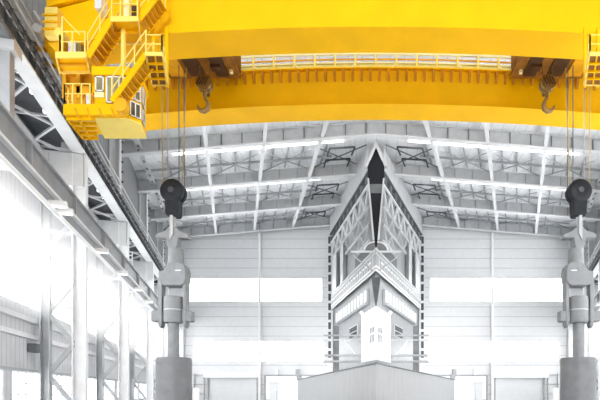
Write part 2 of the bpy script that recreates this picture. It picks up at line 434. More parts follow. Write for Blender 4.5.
    # walkway handrail above
    c = thing('runway_handrail', f'grey pipe handrail along the top of the {side} runway girder', 'handrail', (.05, s0, e(15.6)))
    for z in (e(16.1), e(16.6)): MB().tube([(-.05, s0, z), (-.05, s1, z)], .05).build('rail', 'palest', c)
    q = s0
    # lower service beam in front of the legs
    t = thing('service_beam', f'deep grey beam running along the {side} columns beneath the runway girder', 'beam', (.1, s0, e(8.5)))
    MB().box((.05, s0, e(9.55)), (.15, s1, e(10.75))).build('web', 'beamgrey', t)
    MB().box((-.02, s0, e(10.7)), (.32, s1, e(10.8))).build('top_flange', 'grey', t)
    MB().box((.0, s0, e(9.45)), (.42, s1, e(9.58))).build('bottom_flange', 'palest', t)
    MB().box((.12, s0, e(8.85)), (.2, s1, e(9.45))).build('lower_web', 'beamgrey', t)
    q = s0 + .7; bb = 0
    while q < min(s1, 36):
        MB().box((.15, q-.04, e(9.58)), (.36, q+.04, e(10.7))).build('stiffener', 'grey', t); q += 6.2
    for q2, (d, z) in enumerate(((.35, 8.75), (.5, 8.5))):
        c = MB().tube([(d, s0, e(z)), (d, s1-.8, e(z))], .07).build('pipe', 'palest' if q2 else 'white')
        tag(c, f'long pale pipe under the {side} service beam, {("upper", "lower")[q2]} of two', 'pipe', 'pipes under the service beam')
    spots = (-4.6, -3.6, 3.5, 9.5, 15.5, 21.5) if not MIR else (23, 31)
    for q2, q in enumerate(spots):
        c = thing('bracket_lamp', f'white bracket lamp under the {side} service beam, number {q2+1} from the camera' if False else f'small white bracket lamp under the {side} service beam, {("closest to", "second from", "third from", "fourth from", "fifth from", "sixth from")[q2]} the camera', 'lamp', (.5, q, e(8.9)), 'bracket lamps under the service beam')
        MB().box((.2, q-.12, e(8.85)), (.95, q+.12, e(9.1))).build('housing', 'white', c)
        MB().box((.3, q-.1, e(8.82)), (.9, q+.1, e(8.85))).build('diffuser', 'lamp', c)
    # perforated tray under the eave
    c = thing('cable_tray', f'pale perforated cable tray along the eave above the {side} runway', 'cable tray', (.2, 2, e(22.5)))
    MB().box((.0, max(s0, 4), e(22.35)), (.45, s1-.9, e(22.6))).build('tray', 'pale', c)
    q = max(s0, 4) + 1; 
    while q < s1-1: MB().box((.13, q-.2, e(22.3)), (.33, q+.2, e(22.35))).build('slot', 'grey_d', c); q += 1.6
    if not MIR:
        for q2, q in enumerate((-4.9, -3.2, -1.4, 9.3, 10.6)):  # glowing fittings added in place of light through the plate slots
            c = MB().lathe((-.98, q, e(14.85)), [(.05, -.1), (.1, -.06), (.11, .1)], 14).build('walkway_glow', 'lamp', smooth=True)
            tag(c, 'small round glowing fitting added under the left runway walkway, ' + ('closest to the camera', 'second from the camera', 'third from the camera', 'fourth from the camera', 'farthest from the camera')[q2], 'lamp', 'added glowing fittings under the runway walkway')
        for q2, q in enumerate((16.2,)):
            c = thing('wall_ladder', 'white rung ladder behind the second left column', 'ladder', (-.2, q, e(8)))
            for d in (-.5, 0): MB().box((d-.04, q+.2, e(7.4)), (d+.04, q+.28, e(12.4))).build('rail', 'white', c)
            for z in range(12): MB().box((-.5, q+.2, e(7.6+z*.4)), (0, q+.28, e(7.7+z*.4))).build('rung', 'white', c)
        c = thing('valve_box', 'small dark box bolted on the outer leg of the first left column', 'junction box', (-2.7, 2.0, e(2.4)))
        MB().box((-2.75, 1.4, e(2.35)), (-2.3, 1.95, e(2.85))).build('body', 'grey_d', c, bevel=.03)
        MB().tube([(-2.75, 1.7, e(2.6)), (-2.79, 1.7, e(2.6))], .06).build('conduit', 'grey', c)
FR = I4; MIR = False

# ------------------------------------------------------------------ central wedge pier
mb = MB()
L = 22.15
FR = PIER
def pw(s, d, z): return FR @ Vector((d, s, z))
a = pw(0, 0, 0); b = pw(L, 0, 0)
FR = I4
top = e(24.4)
mb.add([(0, a.y, 0), (b.x, 70, 0), (-b.x, 70, 0), (0, a.y, top), (b.x, 70, top), (-b.x, 70, top)], [(0,1,2),(3,5,4),(0,3,4,1),(0,2,5,3),(1,4,5,2)])
struct('wall_center', mb, 'grey')
for MIR, side in SIDES:
    FR = PIER
    # ribbed fascia, top
    t = thing('fascia_panel', f'pale ribbed fascia sloping under the roof on the {side} face of the centre pier', 'fascia panel', (-.3, 1, e(22)))
    MB().box((-.55, .9, e(22.0)), (-.02, L-.6, e(24.3))).build('panel', 'pale', t)
    r = MB(); q = 1.2
    while q < L-.6: r.box((-.6, q, e(22.1)), (-.55, q+.15, e(24.25))); q += .6
    r.build('ribs', 'palest', t)
    MB().box((-.62, .6, e(21.86)), (-.0, L-.6, e(22.0))).build('dark_edge', 'grey_d', t)
    # upper runway lattice
    t = thing('lattice_girder', f'pale lattice girder with dark notches below the fascia on the {side} pier face', 'lattice girder', (-.5, 1, e(15)))
    q = 1.3
    while q < L-1:
        MB().box((-.58, q, e(20.9)), (-.02, q+.7, e(21.6))).build('notch', 'grey_d', t); q += 2.2
    for zc, nm, ls in ((20.6, 'palest', L-1.2), (18.4, 'pale', L-1.2), (16.6, 'pale', 11.5), (15.0, 'pale', 5.5)):
        MB().box((-.6, .7, e(zc)-.11), (-.4, ls, e(zc)+.11)).build('chord', nm, t)
    for z0, z1, st, nm, ls in ((18.4, 20.6, 1.5, 'palest', L-2.6), (16.6, 18.4, 1.8, 'pale', 10.5), (15.0, 16.6, 1.6, 'pale', 4.5)):
        q = 1.0; fl = 0
        while q < ls:
            aa, bb = (z0, z1) if fl else (z1, z0)
            MB().bar((-.5, q, e(aa)), (-.5, q+st, e(bb)), .16, .16).build('lattice_bar', nm, t); q += st; fl = 1-fl
    # fan gusset
    FR = I4
    t = thing('fan_gusset', f'dark fan-shaped gusset with white rim on the {side} side of the pier nose', 'gusset', P(370, 252, 47.8))
    arc = [P(374.6 - 10.4*math.sin(math.pi/2*q/8), 251.5 - 9.5*math.cos(math.pi/2*q/8), 47.8) for q in range(9)]
    MB().prism([P(374.6, 251.5, 47.8)] + arc, (0, .15, 0)).build('plate', 'grey_d', t)
    MB().tube([p + Vector((0, -.05, 0)) for p in arc], .07).build('rim', 'palest', t)
    FR = PIER
    # broad columns near the end wall
    for q, (s, w, nm, lb) in enumerate(((18.3, 2.4, 'pale', 'wider'), (13.6, 1.6, 'pale', 'narrower'))):
        o = MB(); o.box((-.6, s-w/2, e(13.66)), (-.5, s+w/2, e(18.2))); o.box((-.5, s-.1, e(13.66)), (-.02, s+.1, e(18.2))); 
        tag(o.build('pier_column', nm), f'pale broad column on the {side} face of the centre pier, {lb} of the two', 'column', 'columns on the pier')
    for s in (6.0, 10.3):
        pass
    # slotted channel at the joint with the back wall
    FR = I4
    t = thing('slotted_channel', f'white channel with dark slots at the {side} joint of pier and back wall', 'channel post', (-6.3, 69.6, 0))
    MB().box((-6.75, 69.4, 0), (-6.02, 69.6, e(21.6))).build('channel', 'palest', t)
    for q in range(13): MB().box((-6.62, 69.33, 6.5+q*1.32), (-6.25, 69.4, 7.45+q*1.32)).build('slot', 'dark', t)
    FR = PIER
    # lower runway: chevron, mitred with its twin on the nose line
    t = thing('chevron_beam', f'white-railed beam on the {side} face of the centre pier, meeting its twin in a chevron', 'beam', (-.5, -1, e(11.5)))
    def run(d0, d1, z0, z1, nm, part):
        st = lambda d: d * 3.546
        vs = [(d0, st(d0), e(z0)), (d1, st(d1), e(z0)), (d1, L-1.2, e(z0)), (d0, L-1.2, e(z0)), (d0, st(d0), e(z1)), (d1, st(d1), e(z1)), (d1, L-1.2, e(z1)), (d0, L-1.2, e(z1))]
        return MB().add(vs, [(0,3,2,1),(4,5,6,7),(0,1,5,4),(1,2,6,5),(2,3,7,6),(3,0,4,7)]).build(part, nm, t)
    run(-.52, -.06, 13.5, 13.65, 'palest', 'top_plate')
    run(-.44, -.38, 11.5, 13.5, 'grey', 'web')
    run(-.50, -.44, 13.1, 13.25, 'pale', 'upper_rail')
    run(-.52, -.44, 11.86, 12.02, 'white', 'middle_rail')
    run(-.52, -.44, 11.5, 11.66, 'white', 'lower_rail')
    q = .2
    while q < L-2: MB().box((-.52, q, e(12.62)), (-.44, q+.8, e(12.78))).build('white_dash', 'white', t); q += 1.3
    q = -.6
    while q < L-2: MB().box((-.5, q, e(12.05)), (-.44, q+.12, e(13.05))).build('stiffener', 'pale', t); q += 1.05
    # ribbed apron
    t = thing('ribbed_apron', f'apron of white upright ribs below the chevron beam on the {side} pier face', 'apron panel', (-.3, 2, e(9.5)))
    MB().box((-.3, 2.4, e(9.2)), (-.04, L-4.2, e(10.6))).build('panel', 'grey', t)
    q = 2.5
    while q < L-4.6: MB().box((-.4, q, e(9.3)), (-.3, q+.75, e(10.5))).build('rib', 'white', t); q += 1.5
    MB().box((-.42, 2.4, e(9.0)), (-.04, L-4.2, e(9.2))).build('soffit', 'grey', t)
    t = MB().box((-.08, .6, e(14.0)), (-.02, 8.5, e(15.2))).build('recess_panel', 'grey_d')
    tag(t, f'dark grey recessed panel just above the chevron on the {side} pier face', 'panel')
    # small dark louvred window
    t = thing('louvre_window', f'small dark louvred window low on the {side} pier face', 'window', (-.1, 9, e(5.5)))
    MB().box((-.14, 7.2, e(6.3)), (-.02, 11.2, e(7.7))).build('frame', 'pale', t)
    for q in range(2):
        for r_ in range(3): MB().box((-.2, 7.4+r_*1.25, e(6.4)+q*.65), (-.14, 8.45+r_*1.25, e(6.9)+q*.65)).build('pane', 'dark', t)
    FR = I4
    # pipe rack in front of the pier foot
    t = thing('pipe_rack_post', f'dark grey post carrying the pipes on the {side} of the centre pier', 'post', (-4.25, 53.75, P(376, 363.5, 26).z))
    zt_enc = P(376, 363.5, 26).z
    MB().ibeam((-4.25, 53.75, zt_enc), (-4.25, 53.75, e(7.2)), .5, .5, .07).build('shaft', 'grey_d', t)
    MB().bar((-3.4, 53.6, e(5.6)), (-2.1, 53.6, e(4.0)), .12, .12).build('brace', 'palest', t)
    for q, (y, r_, nm) in enumerate(((335.5, .1, 'grey'), (340, .06, 'pale'), (355.5, .13, 'grey'), (361.5, .13, 'grey'))):
        z = P(0, y, 53.3).z
        c = MB().tube([(-5.6, 53.3, z), (-1.5, 53.3, z)], r_, 10).build('pipe', nm, smooth=True)
        tag(c, f'grey horizontal pipe on the {side} of the white cabin, {("topmost", "second from top", "third from top", "lowest")[q]} of four', 'pipe', 'pipes beside the pier foot')
MIR = False; FR = I4
# black panel painted for the dark gap on the pier nose
def poly(pts, Y): 
    return [P(x, y, Y) for x, y in pts]
t = thing('spear_panel', 'black spear-shaped panel for the shaded gap, narrowing downwards on the nose of the centre pier', 'panel', P(376, 252, 48.2))
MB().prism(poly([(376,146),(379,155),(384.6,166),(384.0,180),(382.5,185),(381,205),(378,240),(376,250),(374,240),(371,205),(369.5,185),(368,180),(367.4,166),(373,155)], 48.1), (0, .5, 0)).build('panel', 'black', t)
MB().prism(poly([(369.6,184),(382.4,184),(381.2,193),(370.8,193)], 48.04), (0, .08, 0)).build('band', 'grey_d', t)
for sx in (-1, 1):
    MB().prism(poly([(376,139),(376+sx*11,166),(376+sx*8.6,166),(376,146)], 47.95), (0, .6, 0)).build('cap_trim', 'palest', t)
    MB().prism(poly([(376,142.5),(376+sx*7,160),(376+sx*5.6,160),(376,147)], 47.9), (0, .1, 0)).build('white_edge', 'white', t)
    MB().prism(poly([(376+sx*8.6,178),(376+sx*7,178),(376+sx*1.5,240),(376+sx*3.2,240)], 47.95), (0, .3, 0)).build('side_trim', 'pale', t)
t = MB().prism(poly([(371.5,277),(380.5,277),(378,296),(376,306),(374,296)], 46.7), (0, 2.0, 0)).build('nose_slot', 'dark')
tag(t, 'narrow dark wedge below the chevron point above the white cabin', 'panel')
# tie beam and bracing across the nose
t = thing('nose_tie', 'pale tie beam with cross braces on the pier nose above the chevron', 'tie beam', P(376, 253, 48))
MB().box((-2.4, 47.6, P(0,253.5,48).z), (2.4, 47.75, P(0,251.8,48).z)).build('beam', 'pale', t)
for sx in (-1, 1): MB().bar((sx*2.3, 48.0, P(0,255,48).z), (sx*.2, 47.8, P(0,272,48).z), .1, .1).build('brace', 'grey', t)

# white cabin standing for window glare, its glow added to whiten it
t = thing('glowing_cabin', 'white cabin with added glow and two grey window sashes on the nose of the centre pier', 'cabin', (0, 46.5, P(376, 358, 46.5).z))
yv, ye = 46.5, 51.8
zt, zbm = P(376, 306.5, yv).z, P(376, 357, yv).z
xe = -.282*(ye-yv)
mb = MB().add([(0,yv,zbm),(xe,ye,zbm),(-xe,ye,zbm),(0,yv,zt),(xe,ye,zt),(-xe,ye,zt)], [(0,1,2),(3,5,4),(0,3,4,1),(0,2,5,3),(1,4,5,2)])
mb.build('glowing_body', 'cabin', t)
for sx in (-1, 1):
    mb = MB().add([(0,yv-.1,zbm-.25),(sx*(-xe)*1.04,ye,zbm-.25),(0,yv-.1,zbm-.05),(sx*(-xe)*1.04,ye,zbm-.05),(0,yv+.4,zbm-.25),(sx*(-xe)*.8,ye,zbm-.25),(0,yv+.4,zbm-.05),(sx*(-xe)*.8,ye,zbm-.05)],
        [(0,1,3,2),(4,6,7,5),(0,4,5,1),(2,3,7,6),(0,2,6,4),(1,5,7,3)]); mb.build('base_sill', 'palest', t)
    dirv = Vector((sx*.2714, .9625, 0)); nv = Vector((sx*.9625, -.2714, 0))
    s_ = MB()
    for s0_, s1_ in ((.5, 1.25), (1.45, 2.2)):
        for z0_, z1_ in ((6.4, 7.2), (7.3, 7.9)):
            a = Vector((0, yv, 0)) + dirv*s0_ + nv*.01; b = Vector((0, yv, 0)) + dirv*s1_ + nv*.01
            s_.prism([(a.x,a.y,z0_),(b.x,b.y,z0_),(b.x,b.y,z1_),(a.x,a.y,z1_)], nv*.05)
    s_.build('window_sash', 'grey', t)
    a = P(376+sx*12, 316, 47.5); b = P(376+sx*15.5, 311.5, 47.5)
    MB().bar(a, b, .3, .3).build('lug', 'white', t)

# corner-on enclosure
t = thing('pale_enclosure', 'large pale wedge enclosure with thin dark coping on the floor below the white cabin', 'enclosure', (0, 26, 0))
yv, ye = 26.0, 58.5; zt = P(376, 363.5, yv).z; xe = -.282*(ye-yv)
MB().add([(0,yv,0),(xe,ye,0),(-xe,ye,0),(0,yv,zt),(xe,ye,zt),(-xe,ye,zt)], [(0,1,2),(3,5,4),(0,3,4,1),(0,2,5,3),(1,4,5,2)]).build('body', 'box', t)
for sx in (-1, 1):
    MB().bar((0, yv-.03, zt+.02), (sx*(-xe)+sx*.05, ye, zt+.02), .12, .07).build('coping', 'grey_d', t)
    dv = Vector((sx*.2714, .9625, 0))
    MB().box((sx*8.75-.25, 56.6, zt), (sx*8.75+.25, 57.2, zt+.5)).build('vent', 'grey', t)

# ------------------------------------------------------------------ yellow overhead crane
CR = thing('overhead_crane', 'bright yellow double-girder overhead travelling crane spanning the whole hall', 'overhead crane', (0, 22, e(16)))
def cam(x): return 0.0035 * x * x
def loft(x0, x1, y0, y1, zlo, zhi, nseg=28, taper=0.0, tx=11.5):
    vs = []; fs = []
    for i in range(nseg+1):
        x = x0 + (x1-x0)*i/nseg; c = cam(x); tp = taper*max(0, abs(x)-tx)/3
        for y, z in ((y0, zlo), (y1, zlo), (y1, zhi-tp), (y0, zhi-tp)): vs.append((x, y, e(z)-c))
    for i in range(nseg):
        for j in range(4): j2 = (j+1) % 4; fs.append((i*4+j, i*4+j2, i*4+4+j2, i*4+4+j))
    fs.append((0,1,2,3)); fs.append(tuple(nseg*4+j for j in (3,2,1,0)))
    return MB().add(vs, fs)
GN_ = loft(-14.3, 14.3, 21.86, 23.43, 16.0, 18.05, taper=.5, tx=10.5).build('near_girder', 'yellow', CR)
loft(-14.3, 14.3, 21.80, 23.47, 15.97, 16.0).build('bottom_flange', 'yellow', GN_)
loft(-14.3, 14.3, 21.70, 23.55, 18.05, 18.11, taper=.5, tx=10.5).build('top_flange', 'yellow', GN_)
GF_ = loft(-14.6, 14.6, 27.9, 29.2, 16.0, 18.0).build('far_girder', 'yellow', CR)
loft(-14.6, 14.6, 27.63, 29.25, 15.97, 16.0).build('bottom_flange', 'yellow', GF_)
loft(-14.6, 14.6, 27.66, 29.3, 18.0, 18.06).build('top_flange', 'yellow', GF_)
x = -13.3
while x < 13.4:
    c = cam(x)
    MB().prism([(x-.07, 27.92, e(17.99)-c), (x-.07, 27.68, e(17.99)-c), (x-.07, 27.68, e(17.75)-c), (x-.07, 27.92, e(17.35)-c)], (.14, 0, 0)).build('gusset', 'rust', GF_)
    x += .5
# walkway on the far girder
WK = thing('x', '', '', (0, 0, 0)); COL.objects.unlink(WK); bpy.data.objects.remove(WK)
rl = loft(-8.2, 8.2, 28.32, 28.42, 19.18, 19.29).build('walkway_rail', 'cream', CR)
loft(-8.2, 8.2, 28.34, 28.4, 18.90, 18.97).build('middle_rail', 'orange', rl)
loft(-8.2, 8.2, 28.5, 28.54, 18.06, 18.86).build('toe_panel', mat('pale olive panel', (.78,.70,.22), .55, noise=.12), rl)
loft(-8.2, 8.2, 28.40, 28.46, 18.74, 18.82).build('lower_rail', 'cream', rl)
for i in range(15):
    x = -8.1 + i*16.2/14; c = cam(x)
    MB().box((x-.05, 28.3, e(18.08)-c), (x+.05, 28.45, e(19.2)-c)).build('post', 'yellow_lt', rl)
    if i in (1, 3, 6, 8, 11, 13):
        dx = .55 if i % 2 else -.55
        MB().bar((x, 28.38, e(18.72)-c), (x+dx, 28.38, e(18.15)-c), .09, .09).build('diagonal', 'cream', rl)
# small girder-top rail pieces bright panel near trolley

def handrail(parent, pts, h=.95, m='yellow_lt', post=.7, r=.025):
    pts = [Vector(p) for p in pts]; up = Vector((0,0,h))
    rr = MB()
    for f in (1, .52): rr.tube([p+up*f for p in pts], r, 6)
    for a, b in zip(pts, pts[1:]):
        nn = max(1, int(round((b-a).length/post)))
        for i in range(nn+1): q = a + (b-a)*i/nn; rr.bar(q, q+up, .045, .045)
    return rr.build('handrail', m, parent)
def stair(a, b, w, n, railside=1):
    a = Vector(a); b = Vector(b); w = Vector(w)
    o = MB().bar(a, b, .06, .22).build('stair', 'yellow', CR)
    MB().bar(a+w, b+w, .06, .22).build('stringer', 'yellow', o)
    for i in range(n):
        p = a + (b-a)*(i+.5)/n
        q = (b-a).normalized(); hx = Vector((q.x, q.y, 0)).normalized()*.13
        MB().prism([p-hx, p+hx, p+hx+w, p-hx+w], (0,0,-.05)).build('tread', 'orange', o)
    handrail(o, [a, b], m='yellow_lt', post=.8); handrail(o, [a+w, b+w], m='yellow_lt', post=.8)
    return o
def platform(pts, z, th=.12, joists=4, mj='orange', fascia=.2):
    p3 = [(x, y, e(z)) for x, y in pts]
    o = MB().prism(p3, (0, 0, th)).build('platform', 'yellow', CR)
    a, b, c, d = [Vector(p) for p in p3]
    f = MB()
    for u_, v_ in ((a, b), (b, c), (c, d), (d, a)): f.bar(u_, v_, .05, fascia)
    f.build('edge_beam', 'yellow_lt', o)
    for i in range(1, joists):
        t_ = i/joists
        MB().bar(a+(d-a)*t_-Vector((0,0,.05)), b+(c-b)*t_-Vector((0,0,.05)), .06, .12).build('joist', mj, o)
    return o
# upper front platform on the near girder
Y0, Y1 = 20.4, 21.75
z1 = 374/500*Y0
p1 = platform([(P(111,0,Y0).x, Y0), (P(138,0,Y0).x, Y0), (P(141,0,Y1).x, Y1), (P(116,0,Y1).x, Y1)], z1, joists=2, mj='yellow')
xa, xb = P(112,0,Y0).x, P(137.5,0,Y0).x
handrail(p1, [(xa, Y0, e(z1+.1)), (xb, Y0, e(z1+.1))], h=1.0, post=.4)
pn = MB().box((P(130,0,Y0).x, Y0+.1, e(z1+.02)), (P(137,0,Y0).x, Y0+.3, e(z1+.85))).build('switch_panel', 'yellow', p1)
for y in (7, 13.4): MB().box((P(131,0,Y0).x, Y0+.04, P(0,y+2.6,Y0).z), (P(136,0,Y0).x, Y0+.1, P(0,y-2,Y0).z)).build('dark_opening', 'darkbrown', pn)
MB().box((P(122,0,Y0).x, Y0+.12, e(z1+.1)), (P(130,0,Y0).x, Y0+.16, e(z1+1.0))).build('mesh_panel', 'cream', p1)
stair(P(158,-5,20.6), P(139,19.5,20.6), (0, .7, 0), 6)
# left platform with cabinets
Y0, Y1 = 20.3, 21.3
z2 = 338/500*Y0
p2 = platform([(P(56,0,Y0).x, Y0), (P(86,0,Y0).x, Y0), (P(90,0,Y1).x, Y1), (P(60,0,Y1).x, Y1)], z2, joists=2, mj='orange', fascia=.24)
xa, xb, xm = P(60,0,Y0).x, P(85,0,Y0).x, P(72,0,Y0).x
handrail(p2, [(xa, Y1, e(z2+.1)), (xa, Y0, e(z2+.1)), (xb, Y0, e(z2+.1))], h=.85, post=.42)
MB().tube([(xa, Y0, e(z2+.9)), (xa+.12, Y0, P(0,17,Y0).z), P(80,35,Y0)], .03, 6).build('guard_bar', 'yellow_lt', p2)
MB().bar((xa+.1, Y0, e(z2)), (xa+.1, Y0, P(0,17,Y0).z), .06, .06).build('guard_post', 'yellow_lt', p2)
MB().box((P(71,0,20.8).x, 20.6, e(z2+.12)), (P(78.5,0,20.8).x, 20.95, e(z2+.8))).build('grey_cabinet', 'palest', p2, bevel=.02)
MB().box((P(79,0,20.8).x, 20.6, e(z2+.12)), (P(84,0,20.8).x, 20.9, e(z2+.7))).build('dark_cabinet', mat('olive cabinet', (.25,.2,.06), .6), p2, bevel=.02)
mt = MB().lathe((P(66,0,20.8).x, 20.55, e(z2+.95)), [(.12, -.3), (.19, -.24), (.19, .2), (.12, .26)], 18, 'y').build('motor', 'yellow_lt', p2, smooth=True)
MB().box((P(64,0,20.8).x, 20.5, e(z2+.12)), (P(68,0,20.8).x, 20.8, e(z2+.8))).build('motor_stand', 'orange', p2)
stair(P(112,17.5,20.5), P(88,57,20.4), (0, .75, 0), 7)
MB().box((P(95.5,0,21.4).x, 21.3, P(0,8,21.3).z), (P(102.5,0,21.4).x, 21.86, P(0,-6,21.3).z)).build('floodlight', 'palest', CR, bevel=.04)
# right lower platform (both ends of the bridge), with grating underside
for MIR, side in SIDES:
    Y0, Y1 = 19.5, 21.4; z3 = 339/500*Y0
    p3 = platform([(P(145.5,0,Y0).x, Y0), (P(162.5,0,Y0).x, Y0), (P(167,0,Y1).x, Y1), (P(152,0,Y1).x, Y1)], z3, th=.06, joists=4, mj='yellow', fascia=.14)
    gr = [(P(147,0,Y0).x, Y0+.05, e(z3)-.01), (P(162,0,Y0).x, Y0+.05, e(z3)-.01), (P(166,0,Y1).x, Y1-.05, e(z3)-.01), (P(153,0,Y1).x, Y1-.05, e(z3)-.01)]
    MB().prism(gr, (0, 0, -.02)).build('grating', 'brown', p3)
    MB().bar((Vector(gr[0])+Vector(gr[1]))/2, (Vector(gr[2])+Vector(gr[3]))/2, .06, .1).build('joist', 'yellow', p3)
    handrail(p3, [(P(146,0,Y0).x, Y0, e(z3)), (P(162,0,Y0).x, Y0, e(z3)), (P(166.5,0,Y1).x, Y1, e(z3))], h=.75, post=.6)
    MB().bar(P(162,52,19.5), P(167.5,84,21.4), .09, .12).build('side_beam', 'yellow_lt', p3)
    MB().bar((P(166,0,21.5).x, 21.6, e(z3)), (P(166,0,21.5).x, 21.6, e(15.8)), .1, .1).build('hanger', 'yellow', p3)
    MB().bar((P(153,0,21.5).x, 21.6, e(z3)), (P(153,0,21.5).x, 21.6, e(15.8)), .1, .1).build('hanger', 'yellow', p3)
    # end carriages along the runways
    FR = WALL
    ec = MB().box((.25, -5.4, e(15.85)), (1.15, 2.6, e(16.7))).build('end_carriage', 'yellow', CR, bevel=.05)
    for s in (-4.8, -3.6, .6, 2.0):
        MB().lathe((-.36, s, e(16.06)), [(.33, -.1), (.31, -.08), (.31, .08), (.33, .1)], 22, 'x').build('wheel', 'grey_d', ec, smooth=True)
        MB().lathe((-.36, s, e(16.06)), [(.1, 0), (.1, .7)], 12, 'x').build('axle', 'orange', ec, smooth=True)
    if not MIR:
        bf = MB().tube([(.2, -5.4, e(16.2)), (.2, -6.1, e(16.2))], [.16, .2], 12).build('buffer', 'palest', ec)
        MB().tube([(.1, -5.4, e(16.75)), (.1, -6.1, e(16.9)), (.35, -6.1, e(16.5))], .06, 8).build('air_pipe', 'palest', ec)
    FR = I4
MIR = False
stair(P(146,54,19.7), P(112,101,20.0), (0, .65, 0), 10)
# operator cab and its platform
k_ = 0.8135
def C(x, y, z): return (x*k_, y*k_, e(z*k_))
cabpoly = [(-14.2,25.25),(-12.55,25.25),(-12.13,25.8),(-12.5,27.2),(-14.75,27.2)]
cab = MB().prism([C(x, y, 13.9) for x, y in cabpoly], (0, 0, 2.1*k_)).build('operator_cab', 'yellow', CR, bevel=.02)
MB().prism([C(x, y, 13.84) for x, y in cabpoly], (0, 0, .06)).build('floor_plate', 'yellow_lt', cab)
MB().prism([C(x+(.1 if x>-13 else -.1), y-(.12 if y<26 else 0), 16.0) for x, y in cabpoly], (0, 0, .42*k_)).build('roof_beam', 'yellow', cab)
def panel_on(a, b, z0, z1, th, m, name, parent, out):
    a = Vector(a); b = Vector(b)
    return MB().prism([(a.x,a.y,z0),(b.x,b.y,z0),(b.x,b.y,z1),(a.x,a.y,z1)], Vector(out)*th).build(name, m, parent)
def win(a, b, z0, z1, out, parent, glass='glass_l', nv=0, nh=0, fw=.05):
    a = Vector((a[0], a[1], 0)); b = Vector((b[0], b[1], 0)); out = Vector(out)
    g = panel_on(a, b, z0, z1, .03, glass, 'window_pane', parent, out)
    f = MB(); d = (b-a)
    def strip(t0, t1, za, zb_): 
        p = a+d*t0; q = a+d*t1
        f.prism([(p.x,p.y,za),(q.x,q.y,za),(q.x,q.y,zb_),(p.x,p.y,zb_)], out*.07)
    w = fw/d.length
    strip(0, w, z0, z1); strip(1-w, 1, z0, z1); strip(0, 1, z0, z0+fw); strip(0, 1, z1-fw, z1)
    for i in range(1, nv+1): strip(i/(nv+1)-w/2, i/(nv+1)+w/2, z0, z1)
    for i in range(1, nh+1): zc = z0+(z1-z0)*i/(nh+1); strip(0, 1, zc-fw/2, zc+fw/2)
    f.build('window_frame', 'white', g)
Yc = 25.25*k_
def cz(y): return P(0, y, Yc).z
def cx(px): return P(px, 0, Yc).x
win((cx(96), Yc), (cx(104.5), Yc), cz(92), cz(77), (0,-1,0), cab, 'glass_l', fw=.045)
panel_on((cx(95), Yc, 0), (cx(104.5), Yc, 0), cz(98), cz(92.5), .05, 'cream', 'sill_panel', cab, (0,-1,0))
win((cx(107), Yc), (cx(126), Yc), cz(103.5), cz(77), (0,-1,0), cab, 'glass_l', nv=2, fw=.045)
def cc(i, t, j):
    a = Vector((cabpoly[i][0]*k_, cabpoly[i][1]*k_, 0)); b = Vector((cabpoly[j][0]*k_, cabpoly[j][1]*k_, 0)); return a+(b-a)*t
out1 = Vector((cabpoly[2][1]-cabpoly[1][1], -(cabpoly[2][0]-cabpoly[1][0]), 0)).normalized()
out2 = Vector((cabpoly[3][1]-cabpoly[2][1], -(cabpoly[3][0]-cabpoly[2][0]), 0)).normalized()
win(cc(1, .08, 2), cc(1, .94, 2), e(12.15), e(13.0), out1, cab, 'glass_l', nv=1, nh=1, fw=.05)
win(cc(1, .15, 2), cc(1, .94, 2), e(11.45), e(12.05), out1, cab, 'glass_d', nv=1, fw=.03)
win(cc(2, .12, 3), cc(2, .55, 3), e(12.2), e(12.95), out2, cab, 'glass_l', fw=.03)
win(cc(2, .12, 3), cc(2, .55, 3), e(11.5), e(12.0), out2, cab, 'glass_d', fw=.02)
# hangers from the girder to the cab
for px, Y in ((123.5, 21.0), (103, 22.0), (95, 22.0)):
    MB().box((P(px-1.6,0,Y).x, Y-.08, e(13.2)), (P(px+1.6,0,Y).x, Y+.08, e(15.6))).build('hanger', 'yellow_lt' if px > 110 else 'yellow', cab)
MB().box((P(98.5,0,21.4).x, 21.2, e(13.3)), (P(101,0,21.4).x, 21.4, e(14.3))).build('conduit_box', 'palest', cab)
# platform in front and to the left of the cab
pf = MB().box((cx(67), Yc-.25, cz(118)), (cx(128), Yc-.02, cz(107.5))).build('cab_platform', 'yellow', CR)
for px in (75, 87, 99, 111): MB().bar(P(px, 108, Yc-.27), P(px+3.5, 117.5, Yc-.27), .06, .05, up=(0,1,0)).build('stiffener', 'orange', pf)
lp = [(cx(67), Yc-.01), (cx(95), Yc-.01), (P(98,0,22.1).x, 22.1), (P(83,0,22.1).x, 22.1)]
MB().prism([(x, y, cz(117.5)) for x, y in lp], (0, 0, .12)).build('deck', 'yellow_lt', pf)
for i in range(5):
    t_ = i/4; a = Vector((*lp[0], cz(117.5)-.05)); b = Vector((*lp[1], cz(117.5)-.05)); c = Vector((*lp[2], cz(117.5)-.05)); d = Vector((*lp[3], cz(117.5)-.05))
    MB().bar(a+(d-a)*t_, b+(c-b)*t_, .08, .14).build('joist', 'yellow', pf)
for t_ in (.02, .45): 
    MB().bar(a+(b-a)*t_, d+(c-d)*t_, .08, .14).build('joist', 'yellow', pf)
handrail(pf, [(P(83,0,22).x, 22.0, cz(107.5)), (cx(67.5), Yc-.2, cz(107.5)), (cx(93), Yc-.2, cz(107.5))], h=.85, m='yellow_lt', post=.35)
MB().box((cx(85), Yc+.05, cz(107)), (cx(89), Yc+.25, cz(92))).build('control_box', 'palest', pf, bevel=.02)
MB().box((cx(72), Yc+.1, cz(107)), (cx(84), Yc+.5, cz(97))).build('motor_box', 'orange', pf, bevel=.03)
MB().lathe(P(121.5, 106, Yc-.45), [(.1, -.15), (.27, -.12), (.27, .18), (.1, .2)], 22, 'y').build('cable_drum', 'orange', pf, smooth=True)
